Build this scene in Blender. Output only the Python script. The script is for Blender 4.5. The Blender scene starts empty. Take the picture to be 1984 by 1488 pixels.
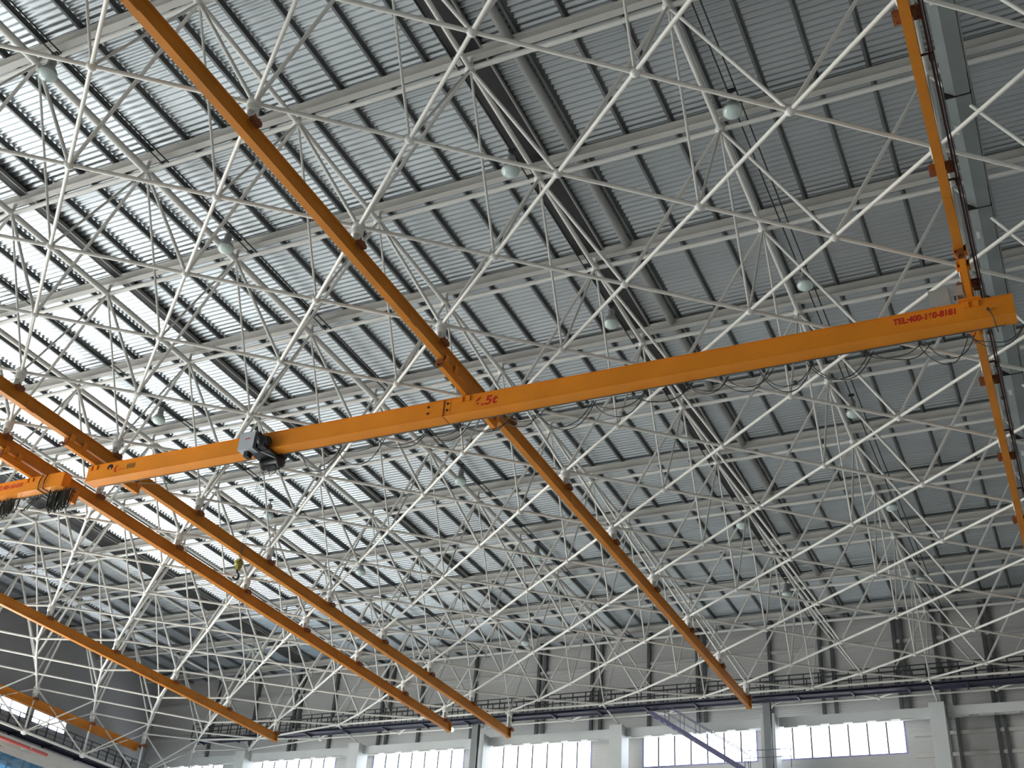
import bpy, math, random
from mathutils import Vector, Matrix
random.seed(7)
C = bpy.context.scene.collection
sc = bpy.context.scene
# ------------------------------------------------------------------ camera
S = 21.0                      # metres from the camera up to the bottom chords
CZ = 1.7
X0, Y0, GA, GB = -0.748480504, 0.499777022, 0.143346018, 0.118035394
FPX, YAW, PIT, ROLL = 2276.03534, -0.477001672, 0.5691188, 0.0772478934


def W(X, Y, z):
    """grid coordinates (across, along the rails, height ratio) to metres"""
    return Vector((S * (X0 + GA * X), S * (Y0 + GB * Y), CZ + S * z))


def cam_axes():
    F = Vector((math.sin(YAW) * math.cos(PIT), math.cos(YAW) * math.cos(PIT), math.sin(PIT)))
    R0 = Vector((math.cos(YAW), -math.sin(YAW), 0))
    U0 = R0.cross(F)
    R = R0 * math.cos(ROLL) + U0 * math.sin(ROLL)
    U = -R0 * math.sin(ROLL) + U0 * math.cos(ROLL)
    return F, R, U


CF, CR, CU = cam_axes()


def px(P):
    v = P - Vector((0, 0, CZ))
    d = v.dot(CF)
    if d < 0.5:
        return (-9999, -9999, 1)
    return (992 + FPX * v.dot(CR) / d, 744 - FPX * v.dot(CU) / d, d)


cam = bpy.data.cameras.new('camera')
cam.sensor_fit = 'HORIZONTAL'
cam.sensor_width = 36.0
cam.lens = FPX / 1984.0 * 36.0
cam.clip_end = 500
co = bpy.data.objects.new('camera', cam)
C.objects.link(co)
co.matrix_world = Matrix(((CR.x, CU.x, -CF.x, 0), (CR.y, CU.y, -CF.y, 0), (CR.z, CU.z, -CF.z, CZ), (0, 0, 0, 1)))
sc.camera = co
# ------------------------------------------------------------------ light and exposure
sc.view_settings.view_transform = 'Standard'
sc.view_settings.look = 'None'
sc.view_settings.gamma = 1.0
sc.view_settings.use_curve_mapping = False
sc.view_settings.exposure = 2.25
world = bpy.data.worlds.new('overcast_sky')
sc.world = world
world.use_nodes = True
wn = world.node_tree
bg = wn.nodes['Background']
tc = wn.nodes.new('ShaderNodeTexCoord')
sx = wn.nodes.new('ShaderNodeSeparateXYZ')
rp = wn.nodes.new('ShaderNodeValToRGB')
rp.color_ramp.elements[0].position = 0.46
rp.color_ramp.elements[0].color = (0.80, 0.80, 0.77, 1)
rp.color_ramp.elements[1].position = 0.52
rp.color_ramp.elements[1].color = (0.93, 0.96, 1.0, 1)
mp = wn.nodes.new('ShaderNodeMapRange')
mp.inputs[1].default_value = -1
mp.inputs[2].default_value = 1
wn.links.new(tc.outputs['Generated'], sx.inputs[0])
wn.links.new(sx.outputs['Z'], mp.inputs[0])
wn.links.new(mp.outputs[0], rp.inputs[0])
wn.links.new(rp.outputs[0], bg.inputs['Color'])
bg.inputs['Strength'].default_value = 2.2
sc.cycles.max_bounces = 8
sc.cycles.diffuse_bounces = 5
sc.cycles.glossy_bounces = 4
sc.cycles.transparent_max_bounces = 8
sc.cycles.sample_clamp_indirect = 6.0
sc.cycles.caustics_reflective = False
sc.cycles.caustics_refractive = False


def portal(name, loc, rot, sx_, sy_):
    l = bpy.data.lights.new(name, 'AREA')
    l.shape = 'RECTANGLE'
    l.size = sx_
    l.size_y = sy_
    l.cycles.is_portal = True
    o = bpy.data.objects.new(name, l)
    C.objects.link(o)
    o.location = loc
    o.rotation_euler = rot


# room limits in grid units
XL, XR, YF, YB = -15.5, 13.0, -13.0, 22.8
XD = -13.9                    # plane of the hangar doors
DOOR_H = 0.83
DECK = 1.2865
DOOR_Y0, DOOR_Y1 = -11.0, 15.4
a_ = W(XD, DOOR_Y0, 0)
b_ = W(XD, DOOR_Y1, 0)
# daylight through the open hangar door
portal('door_daylight_portal', ((a_.x), (a_.y + b_.y) / 2, (CZ + S * DOOR_H) / 2), (0, math.radians(-90), 0), CZ + S * DOOR_H, b_.y - a_.y)


# ------------------------------------------------------------------ materials
def mat(name, col, rough=0.5, metal=0.0, noise=0.0, nscale=3.0, emit=None, estr=0.0, bump=None, spec=0.5, stretch=(1, 1, 1)):
    m = bpy.data.materials.new(name)
    m.use_nodes = True
    nt = m.node_tree
    b = nt.nodes['Principled BSDF']
    b.inputs['Base Color'].default_value = (*col, 1)
    b.inputs['Roughness'].default_value = rough
    b.inputs['Metallic'].default_value = metal
    b.inputs['Specular IOR Level'].default_value = spec
    if emit:
        b.inputs['Emission Color'].default_value = (*emit, 1)
        b.inputs['Emission Strength'].default_value = estr
    if noise or bump:
        t = nt.nodes.new('ShaderNodeTexCoord')
        mpn = nt.nodes.new('ShaderNodeMapping')
        mpn.inputs['Scale'].default_value = stretch
        nt.links.new(t.outputs['Object'], mpn.inputs[0])
    if noise:
        n = nt.nodes.new('ShaderNodeTexNoise')
        n.inputs['Scale'].default_value = nscale
        n.inputs['Detail'].default_value = 4
        nt.links.new(mpn.outputs[0], n.inputs['Vector'])
        r = nt.nodes.new('ShaderNodeValToRGB')
        r.color_ramp.elements[0].position = 0.3
        r.color_ramp.elements[1].position = 0.7
        lo = 1 - noise
        hi = 1 + noise * 0.5
        r.color_ramp.elements[0].color = (col[0] * lo, col[1] * lo, col[2] * lo, 1)
        r.color_ramp.elements[1].color = (min(1, col[0] * hi), min(1, col[1] * hi), min(1, col[2] * hi), 1)
        nt.links.new(n.outputs[0], r.inputs[0])
        nt.links.new(r.outputs[0], b.inputs['Base Color'])
    if bump:
        wv = nt.nodes.new('ShaderNodeTexWave')
        wv.wave_type = 'BANDS'
        wv.bands_direction = bump[0]
        wv.inputs['Scale'].default_value = bump[1]
        nt.links.new(mpn.outputs[0], wv.inputs['Vector'])
        bp = nt.nodes.new('ShaderNodeBump')
        bp.inputs['Strength'].default_value = bump[2]
        bp.inputs['Distance'].default_value = 0.02
        nt.links.new(wv.outputs['Fac'], bp.inputs['Height'])
        nt.links.new(bp.outputs[0], b.inputs['Normal'])
    return m


def glass_mat(name, tint, alpha):
    m = bpy.data.materials.new(name)
    m.use_nodes = True
    nt = m.node_tree
    nt.nodes.clear()
    o = nt.nodes.new('ShaderNodeOutputMaterial')
    mx = nt.nodes.new('ShaderNodeMixShader')
    tr = nt.nodes.new('ShaderNodeBsdfTransparent')
    tr.inputs[0].default_value = (*tint, 1)
    gl = nt.nodes.new('ShaderNodeBsdfGlossy')
    gl.inputs['Roughness'].default_value = 0.05
    mx.inputs[0].default_value = alpha
    nt.links.new(tr.outputs[0], mx.inputs[1])
    nt.links.new(gl.outputs[0], mx.inputs[2])
    nt.links.new(mx.outputs[0], o.inputs[0])
    return m


M = dict(
    white=mat('white_painted_steel', (0.72, 0.72, 0.69), 0.42, noise=0.06, nscale=1.5),
    chord=mat('cream_painted_tube', (0.76, 0.75, 0.70), 0.38, noise=0.06, nscale=1.5),
    beam=mat('pale_painted_beam', (0.60, 0.59, 0.56), 0.5, noise=0.08, nscale=0.8),
    orange=mat('orange_crane_paint', (0.72, 0.245, 0.018), 0.5, spec=0.28, noise=0.10, nscale=0.9),
    rail=mat('ochre_rail_paint', (0.56, 0.20, 0.020), 0.48, spec=0.25, noise=0.16, nscale=0.7),
    rust=mat('rusty_brown_clamp', (0.22, 0.07, 0.02), 0.7, noise=0.3, nscale=6),
    deck=mat('galvanised_roof_deck', (0.56, 0.60, 0.625), 0.30, metal=0.88, noise=0.16, nscale=0.35, stretch=(0.25, 1.0, 1)),
    purlin=mat('galvanised_purlin_steel', (0.20, 0.215, 0.22), 0.38, metal=0.4, noise=0.2, nscale=1.0),
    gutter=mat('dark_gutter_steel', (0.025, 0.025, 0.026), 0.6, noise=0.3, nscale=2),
    pipe=mat('grey_roof_pipe', (0.34, 0.35, 0.34), 0.5, noise=0.1, nscale=1),
    duct=mat('grey_sheet_duct', (0.22, 0.25, 0.25), 0.45, metal=0.2, noise=0.15, nscale=0.8),
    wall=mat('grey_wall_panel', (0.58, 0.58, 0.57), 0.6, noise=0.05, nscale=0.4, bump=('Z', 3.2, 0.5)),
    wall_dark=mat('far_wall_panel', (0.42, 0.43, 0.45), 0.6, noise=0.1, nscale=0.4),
    post=mat('galvanised_wall_post', (0.12, 0.13, 0.135), 0.5, metal=0.2, noise=0.2, nscale=2),
    concrete=mat('painted_column', (0.62, 0.65, 0.65), 0.55, noise=0.05, nscale=1),
    steelcol=mat('grey_steel_column', (0.25, 0.27, 0.28), 0.45, metal=0.2, noise=0.1, nscale=1),
    frame=mat('window_frame_grey', (0.16, 0.17, 0.19), 0.5),
    sill=mat('lilac_window_trim', (0.36, 0.36, 0.62), 0.5),
    floor=mat('pale_epoxy_floor', (0.70, 0.71, 0.67), 0.35, noise=0.08, nscale=0.2),
    black=mat('black_casting', (0.010, 0.010, 0.012), 0.45, noise=0.3, nscale=8),
    cable=mat('dark_rubber_cable', (0.022, 0.03, 0.028), 0.55),
    rod=mat('dark_red_conductor', (0.05, 0.018, 0.016), 0.5),
    boxgrey=mat('hoist_box_grey', (0.42, 0.46, 0.50), 0.4, noise=0.04, nscale=4),
    cabinet=mat('cabinet_grey', (0.36, 0.385, 0.37), 0.5, noise=0.04, nscale=4),
    red=mat('red_lettering', (0.50, 0.018, 0.012), 0.5),
    redpipe=mat('red_fire_pipe', (0.55, 0.10, 0.09), 0.5, noise=0.2, nscale=3),
    bolt=mat('dark_bolt', (0.012, 0.010, 0.01), 0.5),
    lens=mat('lamp_glass', (0.60, 0.72, 0.70), 0.12, spec=0.8),
    reflector=mat('lamp_reflector', (0.42, 0.46, 0.45), 0.3, metal=0.4),
    navy=mat('blue_grey_walkway', (0.045, 0.048, 0.08), 0.5, noise=0.2, nscale=1.5),
    railing=mat('dark_walkway_railing', (0.035, 0.038, 0.042), 0.5),
    stair=mat('violet_grey_stair', (0.12, 0.12, 0.22), 0.45, noise=0.1, nscale=2),
    green=mat('green_signal_lens', (0.05, 0.4, 0.1), 0.3, emit=(0.25, 1.0, 0.35), estr=1.2),
    yellow=mat('yellow_hook_block', (0.30, 0.25, 0.03), 0.5),
    olive=mat('olive_black_letter', (0.06, 0.07, 0.02), 0.5),
    glass=glass_mat('clear_window_glass', (0.96, 0.98, 1.0), 0.06),
    blueglass=glass_mat('blue_door_glass', (0.10, 0.22, 0.30), 0.25),
)


# ------------------------------------------------------------------ mesh helpers
class MB:
    def __init__(s):
        s.v = []
        s.f = []
        s.sm = []

    def poly(s, pts, faces, smooth=False):
        o = len(s.v)
        s.v += [Vector(p) for p in pts]
        s.f += [tuple(o + i for i in f) for f in faces]
        s.sm += [smooth] * len(faces)

    def box(s, lo, hi):
        x0, y0, z0 = lo
        x1, y1, z1 = hi
        s.poly([(x0, y0, z0), (x1, y0, z0), (x1, y1, z0), (x0, y1, z0), (x0, y0, z1), (x1, y0, z1), (x1, y1, z1), (x0, y1, z1)],
               [(0, 3, 2, 1), (4, 5, 6, 7), (0, 1, 5, 4), (1, 2, 6, 5), (2, 3, 7, 6), (3, 0, 4, 7)])

    def cbox(s, c, d):
        s.box((c[0] - d[0] / 2, c[1] - d[1] / 2, c[2] - d[2] / 2), (c[0] + d[0] / 2, c[1] + d[1] / 2, c[2] + d[2] / 2))

    def tube(s, a, b, r, n=10, caps=True, r2=None):
        a = Vector(a)
        b = Vector(b)
        d = (b - a).normalized()
        u = d.orthogonal().normalized()
        w = d.cross(u)
        r2 = r if r2 is None else r2
        A = [a + (u * math.cos(2 * math.pi * k / n) + w * math.sin(2 * math.pi * k / n)) * r for k in range(n)]
        B = [b + (u * math.cos(2 * math.pi * k / n) + w * math.sin(2 * math.pi * k / n)) * r2 for k in range(n)]
        s.poly(A + B, [(k, (k + 1) % n, n + (k + 1) % n, n + k) for k in range(n)], True)
        if caps:
            s.poly(A, [tuple(reversed(range(n)))])
            s.poly(B, [tuple(range(n))])

    def path(s, pts, r, n=6):
        rings = []
        pts = [Vector(p) for p in pts]
        for k, p in enumerate(pts):
            t = (pts[min(k + 1, len(pts) - 1)] - pts[max(k - 1, 0)]).normalized()
            ref = Vector((0.3, 0.9, 0.1))
            u = t.cross(ref)
            if u.length < 1e-3:
                u = t.orthogonal()
            u.normalize()
            w = t.cross(u)
            rings.append([p + (u * math.cos(2 * math.pi * q / n) + w * math.sin(2 * math.pi * q / n)) * r for q in range(n)])
        V = [p for ring in rings for p in ring]
        Fc = []
        for k in range(len(pts) - 1):
            for q in range(n):
                Fc.append((k * n + q, k * n + (q + 1) % n, (k + 1) * n + (q + 1) % n, (k + 1) * n + q))
        s.poly(V, Fc, True)
        s.poly(rings[0], [tuple(reversed(range(n)))])
        s.poly(rings[-1], [tuple(range(n))])

    def lathe(s, c, prof, n=16, axis='z'):
        """profile [(radius, height)] about a vertical axis at c"""
        V = []
        for r, h in prof:
            for k in range(n):
                t = 2 * math.pi * k / n
                q = (r * math.cos(t), r * math.sin(t), h)
                if axis == 'x':
                    q = (h, r * math.cos(t), r * math.sin(t))
                if axis == 'y':
                    q = (r * math.cos(t), h, r * math.sin(t))
                V.append((c[0] + q[0], c[1] + q[1], c[2] + q[2]))
        Fc = []
        for j in range(len(prof) - 1):
            for k in range(n):
                Fc.append((j * n + k, j * n + (k + 1) % n, (j + 1) * n + (k + 1) % n, (j + 1) * n + k))
        s.poly(V, Fc, True)

    def ball(s, c, r, n=14):
        s.lathe(c, [(max(1e-4, r * math.sin(math.pi * k / 8)), -r * math.cos(math.pi * k / 8)) for k in range(9)], n)

    def ext(s, prof, axis, lo, hi):
        """closed profile [(p,q)] extruded: axis x -> (y,z), axis y -> (x,z)"""
        n = len(prof)
        if axis == 'x':
            A = [(lo, p, q) for p, q in prof]
            B = [(hi, p, q) for p, q in prof]
        else:
            A = [(p, lo, q) for p, q in prof]
            B = [(p, hi, q) for p, q in prof]
        s.poly(A + B, [(k, (k + 1) % n, n + (k + 1) % n, n + k) for k in range(n)] + [tuple(reversed(range(n))), tuple(range(n, 2 * n))])

    def build(s, name, m, parent=None, org=(0, 0, 0)):
        me = bpy.data.meshes.new(name)
        org = Vector(org)
        me.from_pydata([tuple(v - org) for v in s.v], [], s.f)
        me.polygons.foreach_set('use_smooth', s.sm)
        me.materials.append(M[m])
        me.update()
        o = bpy.data.objects.new(name, me)
        C.objects.link(o)
        if parent is not None:
            o.parent = parent
        return o


def tag(o, label=None, cat=None, group=None, kind=None):
    if label:
        o['label'] = label
    if cat:
        o['category'] = cat
    if group:
        o['group'] = group
    if kind:
        o['kind'] = kind
    return o


def empty(name, loc=(0, 0, 0), rz=0.0):
    o = bpy.data.objects.new(name, None)
    C.objects.link(o)
    o.location = loc
    o.rotation_euler = (0, 0, rz)
    return o


def copy_tree(o, parent=None):
    c = o.copy()
    C.objects.link(c)
    if parent is not None:
        c.parent = parent
    for ch in [x for x in KIDS.get(o.name, [])]:
        copy_tree(ch, c)
    return c


KIDS = {}


def remember():
    KIDS.clear()
    for x in bpy.data.objects:
        if x.parent is not None:
            KIDS.setdefault(x.parent.name, []).append(x)


def meshcopy(o, loc, parent):
    c = o.copy()
    C.objects.link(c)
    c.location = loc
    c.parent = parent
    return c


ORD = ['nearest', 'second', 'third', 'fourth', 'fifth', 'sixth', 'seventh', 'eighth', 'ninth', 'tenth', 'eleventh', 'twelfth', 'thirteenth', 'fourteenth']
def NTH(k):
    return ['first'] [0] if k == 0 else ORD[k]


# ------------------------------------------------------------------ room shell
pl, pr_ = W(XL, 0, 0).x, W(XR, 0, 0).x
pf, pb = W(0, YF, 0).y, W(0, YB, 0).y
zt = W(0, 0, DECK).z
xd = W(XD, 0, 0).x
zd = CZ + S * DOOR_H
f = MB()
f.box((pl - 6, pf - 1, -0.3), (pr_ + 1, pb + 1, 0))
tag(f.build('floor', 'floor'), kind='structure', label='pale epoxy hangar floor far below the roof')

# corrugated deck: ribs run across the hangar
d = MB()
pitch = 0.225
y = pf
zb = zt
V = []
prof = []
while y < pb + 0.5:
    for k in range(10):
        c_ = math.cos(2 * math.pi * k / 10)
        c_ = math.copysign(abs(c_) ** 0.75, c_)
        prof.append((y + pitch * k / 10, zb + 0.036 - 0.036 * c_))
    y += pitch
xs = [pl - 0.3, (pl + pr_) / 2, pr_ + 0.3]
for xx in xs:
    V += [(xx, p, q) for p, q in prof]
n = len(prof)
d.poly(V, [(j * n + k, j * n + k + 1, (j + 1) * n + k + 1, (j + 1) * n + k) for j in range(len(xs) - 1) for k in range(n - 1)], True)
d.box((pl - 0.3, pf - 0.3, zb + 0.12), (pr_ + 0.3, pb + 0.8, zb + 0.3))
tag(d.build('ceiling', 'deck'), kind='structure', label='ribbed galvanised roof deck above the white truss')

# back wall with its window band
wz0, wz1 = W(0, 0, 0.899).z, W(0, 0, 0.993).z
WINS = [(-15.0, -13.05), (-12.3, -9.95), (-9.0, -6.72), (-6.15, -3.82), (-2.75, -0.42), (-0.1, 2.32)]
w = MB()
y0, y1 = pb, pb + 0.3
w.box((pl - 0.3, y0, 0), (pr_ + 0.3, y1, wz0))
w.box((pl - 0.3, y0, wz1), (pr_ + 0.3, y1, zt + 0.3))
edge = pl - 0.3
for a, b in WINS:
    w.box((edge, y0, wz0), (W(a, 0, 0).x, y1, wz1))
    edge = W(b, 0, 0).x
w.box((edge, y0, wz0), (pr_ + 0.3, y1, wz1))
wb = tag(w.build('wall_back', 'wall'), kind='structure', label='grey panelled wall with the window band behind the rail ends')
# galvanised posts and girts on the wall
for X, wd in [(-13.6, .16), (-12.4, .16), (-11.2, .22), (-10.2, .16), (-8.8, .3), (-7.9, .16), (-6.6, .16), (-5.0, .22), (-3.75, .3), (-2.6, .16), (-1.5, .22), (-0.1, .16), (1.0, .34), (2.36, .2), (3.12, .3), (3.95, .2), (4.9, .3), (5.9, .2), (7.0, .3)]:
    m_ = MB()
    x = W(X, 0, 0).x
    z0 = wz1 if (X < 2.4) else 0.0
    for dx in ((-wd, wd) if wd > .18 else (0,)):
        m_.box((x + dx - .09, y0 - .22, z0), (x + dx + .09, y0, zt - .05))
    m_.build('wall_post', 'post', wb)
for z in (0.945, 0.8905, 1.085, 1.2):
    m_ = MB()
    x_0 = W(2.45, 0, 0).x if z < 1 else pl
    m_.box((x_0, y0 - .16, W(0, 0, z).z - .1), (pr_, y0, W(0, 0, z).z + .1))
    m_.build('wall_girt', 'beam' if z < 1 else 'wall', wb)
wi = 1
wname = ['wide bright window between the grey steel column and the rightmost wall pier', '']
WL = ['narrow bright window farthest along the back wall near the corner', 'bright window in the second bay of the back wall from the corner',
      'bright window behind the paired rail ends, left of the steel column', 'bright window right of the steel column under the paired rail ends',
      'bright back wall window crossed by the walkway stair', 'widest bright back wall window, farthest from the door side']
for (a, b), lb in zip(WINS, WL):
    xa, xb = W(a, 0, 0).x, W(b, 0, 0).x
    root = tag(empty('window_%d' % wi, ((xa + xb) / 2, y0, wz0)), kind='structure', label=lb)
    o_ = root.location.copy()
    fr = MB()
    fr.box((xa, y0 + .02, wz0), (xb, y0 + .14, wz0 + .10))
    fr.box((xa, y0 + .02, wz1 - .08), (xb, y0 + .14, wz1))
    fr.box((xa, y0 + .02, wz0 + .1), (xa + .1, y0 + .14, wz1 - .08))
    fr.box((xb - .12, y0 + .02, wz0 + .1), (xb, y0 + .14, wz1 - .08))
    fr.build('window_frame', 'sill', root, o_)
    nn = 7 if b - a > 2.2 else 6
    for k in range(1, nn):
        mm = MB()
        xx = xa + (xb - xa) * k / nn
        mm.box((xx - .045, y0 + .03, wz0 + .1), (xx + .045, y0 + .12, wz1 - .08))
        mm.build('mullion', 'frame', root, o_)
    g = MB()
    g.box((xa + .1, y0 + .075, wz0 + .1), (xb - .12, y0 + .082, wz1 - .08))
    g.build('pane', 'glass', root, o_)
    wi += 1

# left side: upper wall with windows, soffit, door header
w = MB()
x0_, x1_ = pl - .3, pl
lz0, lz1 = W(0, 0, .992).z, W(0, 0, 1.038).z
zl = W(0, 0, .868).z
LW = [(-9.5, -4.2), (-3.8, 1.5), (1.9, 7.2), (7.6, 12.9), (13.2, 18.05), (18.3, 19.5)]
w.box((x0_, pf, zl - .2), (x1_, pb + .3, lz0))
w.box((x0_, pf, lz1), (x1_, pb + .3, zt + .3))
edge = pf
for a, b in LW:
    w.box((x0_, edge, lz0), (x1_, W(0, a, 0).y, lz1))
    edge = W(0, b, 0).y
w.box((x0_, edge, lz0), (x1_, pb + .3, lz1))
w.box((x0_, pf, zl - .35), (xd + .1, pb, zl - .2))
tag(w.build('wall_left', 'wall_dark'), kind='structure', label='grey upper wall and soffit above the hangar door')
LL = ['high window strip on the door side, outside the picture edge', 'second high window strip on the door side', 'third high window strip on the door side',
      'fourth high window strip on the door side', 'long bright high window strip seen under the lowest orange rail', 'short bright high window strip nearest the corner under the lowest rail']
for (a, b), lb in zip(LW, LL):
    ya, yb = W(0, a, 0).y, W(0, b, 0).y
    root = tag(empty('window_%d' % wi, (x1_, (ya + yb) / 2, lz0)), kind='structure', label=lb)
    o_ = root.location.copy()
    fr = MB()
    fr.box((x1_ - .14, ya, lz0), (x1_ - .03, yb, lz0 + .07))
    fr.box((x1_ - .14, ya, lz1 - .07), (x1_ - .03, yb, lz1))
    fr.build('window_frame', 'sill', root, o_)
    nn = max(2, int((yb - ya) / 1.3))
    for k in range(1, nn):
        mm = MB()
        yy = ya + (yb - ya) * k / nn
        mm.box((x1_ - .12, yy - .025, lz0 + .07), (x1_ - .06, yy + .025, lz1 - .07))
        mm.build('mullion', 'frame', root, o_)
    g = MB()
    g.box((x1_ - .09, ya, lz0 + .07), (x1_ - .083, yb, lz1 - .07))
    g.build('pane', 'glass', root, o_)
    wi += 1
# hangar door leaf of blue glass near the corner, and the solid ends of the door wall
w = MB()
w.box((xd - .25, pf, 0), (xd, W(0, DOOR_Y0, 0).y, zl - .2))
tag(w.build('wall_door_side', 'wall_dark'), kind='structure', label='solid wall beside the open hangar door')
w = MB()
w.box((xd - .3, pf, zd), (xd + .12, pb, zl - .2))
tag(w.build('trim_1', 'beam'), kind='structure', label='pale girder over the hangar door')
dr = tag(empty('door_1', (xd, W(0, 18, 0).y, 0)), kind='structure', label='hangar door leaf with blue glass beside the corner')
o_ = dr.location.copy()
ya, yb = W(0, 15.75, 0).y, pb
m_ = MB()
m_.box((xd - .18, ya, 0), (xd, ya + .28, zd - .02))
m_.box((xd - .18, ya, zd - .35), (xd, yb, zd - .02))
m_.box((xd - .18, ya, 0), (xd, yb, .4))
for k in range(1, 4):
    yy = ya + (yb - ya) * k / 4
    m_.box((xd - .16, yy - .12, .4), (xd - .02, yy + .12, zd - .35))
for zz in (4, 8, 12, 15.5):
    m_.box((xd - .16, ya, zz), (xd - .02, yb, zz + .12))
m_.build('door_frame', 'beam', dr, o_)
m_ = MB()
yy = ya + 1.2
while yy < yb:
    m_.box((xd - .12, yy - .03, .4), (xd - .06, yy + .03, zd - .35))
    yy += 1.2
m_.build('mullion', 'frame', dr, o_)
m_ = MB()
m_.box((xd - .095, ya + .2, .4), (xd - .085, yb, zd - .35))
m_.build('pane', 'blueglass', dr, o_)
w = MB()
w.box((pr_, pf - .3, 0), (pr_ + .3, pb + .3, zt + .3))
tag(w.build('wall_right', 'wall'), kind='structure', label='grey side wall opposite the hangar door')
w = MB()
w.box((pl - .3, pf - .3, 0), (pr_ + .3, pf, zt + .3))
tag(w.build('wall_front', 'wall'), kind='structure', label='grey wall behind the viewer')


# ------------------------------------------------------------------ roof beams and purlins
bz0, bz1 = W(0, 0, 1.2625).z, W(0, 0, 1.279).z
rb0, rb1 = W(XL, 0, 0).x + .05, W(9.6, 0, 0).x
k = 0
for Y in range(22, -3, -2):
    yy = W(0, Y, 0).y
    m_ = MB()
    h, fw, tf, tw = bz1 - bz0, .115, .022, .02
    m_.ext([(yy - fw, bz0), (yy + fw, bz0), (yy + fw, bz0 + tf), (yy + tw, bz0 + tf), (yy + tw, bz1 - tf), (yy + fw, bz1 - tf), (yy + fw, bz1), (yy - fw, bz1), (yy - fw, bz1 - tf), (yy - tw, bz1 - tf), (yy - tw, bz0 + tf), (yy - fw, bz0 + tf)], 'x', rb0, rb1)
    nth = 'white roof beam closest to the back wall' if k == 0 else 'white roof beam under the purlins, %s from the back wall' % NTH(k)
    tag(m_.build('roof_beam', 'beam'), nth, 'beam', 'white beams across the roof')
    k += 1
STRIPS = [(-10.8, 'wide dark gutter on the door side'), (-4.9, 'narrow dark gutter'), (0.93, 'dark gutter beside the grey pipe'), (5.2, 'grey duct')]
pz0, pz1 = bz1, zt
pcount = {}
X = -15.0
while X < 9.6:
    if min(abs(X - s_[0]) for s_ in STRIPS) > .3:
        x = W(X, 0, 0).x
        m_ = MB()
        t = .006
        m_.ext([(x - .075, pz0), (x + t, pz0), (x + t, pz1 - t), (x + .075, pz1 - t), (x + .075, pz1 - .001), (x - t, pz1 - .001), (x - t, pz0 + t), (x - .075, pz0 + t)], 'y', W(0, -3, 0).y, pb)
        left = [s_ for s_ in STRIPS if s_[0] < X]
        ref = left[-1] if left else None
        key = ref[1] if ref else 'door wall'
        q = pcount.get(key, 0)
        pcount[key] = q + 1
        if ref:
            lab = 'galvanised roof purlin, %s one right of the %s' % (NTH(q), ref[1])
        else:
            lab = 'galvanised roof purlin, %s one from the door-side wall' % NTH(q)
        tag(m_.build('roof_purlin', 'purlin'), lab, 'purlin', 'galvanised purlins under the roof deck')
    X += .5
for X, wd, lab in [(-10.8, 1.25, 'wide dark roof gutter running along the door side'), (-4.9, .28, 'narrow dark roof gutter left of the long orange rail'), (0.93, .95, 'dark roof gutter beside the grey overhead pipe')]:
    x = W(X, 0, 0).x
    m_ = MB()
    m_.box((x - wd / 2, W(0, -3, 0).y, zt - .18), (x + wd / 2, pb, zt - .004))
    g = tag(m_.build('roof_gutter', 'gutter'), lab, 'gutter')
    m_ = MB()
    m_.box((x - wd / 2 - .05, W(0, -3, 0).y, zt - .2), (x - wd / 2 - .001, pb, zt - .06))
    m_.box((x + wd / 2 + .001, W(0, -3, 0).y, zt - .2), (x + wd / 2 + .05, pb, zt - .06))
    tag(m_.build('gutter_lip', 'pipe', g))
m_ = MB()
x = W(1.40, 0, 0).x
m_.tube((x, W(0, -3, 0).y, zt - .19), (x, pb - .3, zt - .19), .15, 14)
tag(m_.build('roof_pipe', 'pipe'), 'fat grey pipe running under the deck beside the dark gutter', 'pipe')

# ------------------------------------------------------------------ the space frame
XMAP = {-11: -11.05, -12: -11.9, -13: -12.7, -14: -13.5}
ZMAP = {-11: .975, -12: .981, -13: .986, -14: .992}
ZT = 1.243


def nb(X, Y):
    z = ZMAP.get(X, 1.0)
    if Y == 20:
        z += .006
    elif Y >= 21:
        z += .02
    return W(XMAP.get(X, X), Y, z)


def ntp(X, Y):
    return W(X, Y, ZT)


XA, XB, YA, YBB = -14, 9, -2, 22
RAILX = {0: 'e', 5: 'o', -5: 'o', -6: 'e', -10: 'e', -14: 'e'}
bot = {(X, Y): nb(X, Y) for X in range(XA, XB + 1) for Y in range(YA, YBB + 1) if (X + Y) % 2 == 0}
top = {(X, Y): ntp(X, Y) for X in range(-13, XB + 1, 2) for Y in range(YA, YBB + 1, 2)}
low = {Y: W(-13.5, Y, .868) for Y in range(YA, YBB + 1, 2)}
bchord, tchord, web, balls = [], [], [], []
for (X, Y), p in bot.items():
    for dY in (1, -1):
        q = bot.get((X + 1, Y + dY))
        if q:
            bchord.append((p, q, .057))
    if Y in (21, 22) and (X + 2, Y) in bot:
        bchord.append((p, bot[(X + 2, Y)], .05 if Y == 22 else .062))
    balls.append((p, .19 if (X in RAILX) else .135))
for (X, Y), p in top.items():
    for dx, dy, r in ((1, 0, .056), (-1, 0, .056), (0, 1, .038), (0, -1, .038)):
        q = bot.get((X + dx, Y + dy))
        if q:
            web.append((p, q, r * (1.15 if X < -6 else 1)))
    if (X + 2, Y) in top:
        tchord.append((p, top[(X + 2, Y)], .085))
    if (X, Y + 2) in top:
        tchord.append((p, top[(X, Y + 2)], {-3: .125, -5: .115, -7: .11}.get(X, .082)))
    balls.append((p, .175))
    web.append((p + Vector((0, 0, .1)), Vector((p.x, p.y, bz0 + .001)), .06))
for Y, p in low.items():
    if Y + 2 in low:
        bchord.append((p, low[Y + 2], .085))
        web.append((p, bot[(-14, Y + 2)], .05))
        web.append((low[Y + 2], bot[(-14, Y)], .05))
    web.append((p, bot[(-14, Y)], .06))
    if (-13, Y + 1) in bot:
        web.append((p, bot[(-13, Y + 1)], .045))
    balls.append((p, .22))


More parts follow.
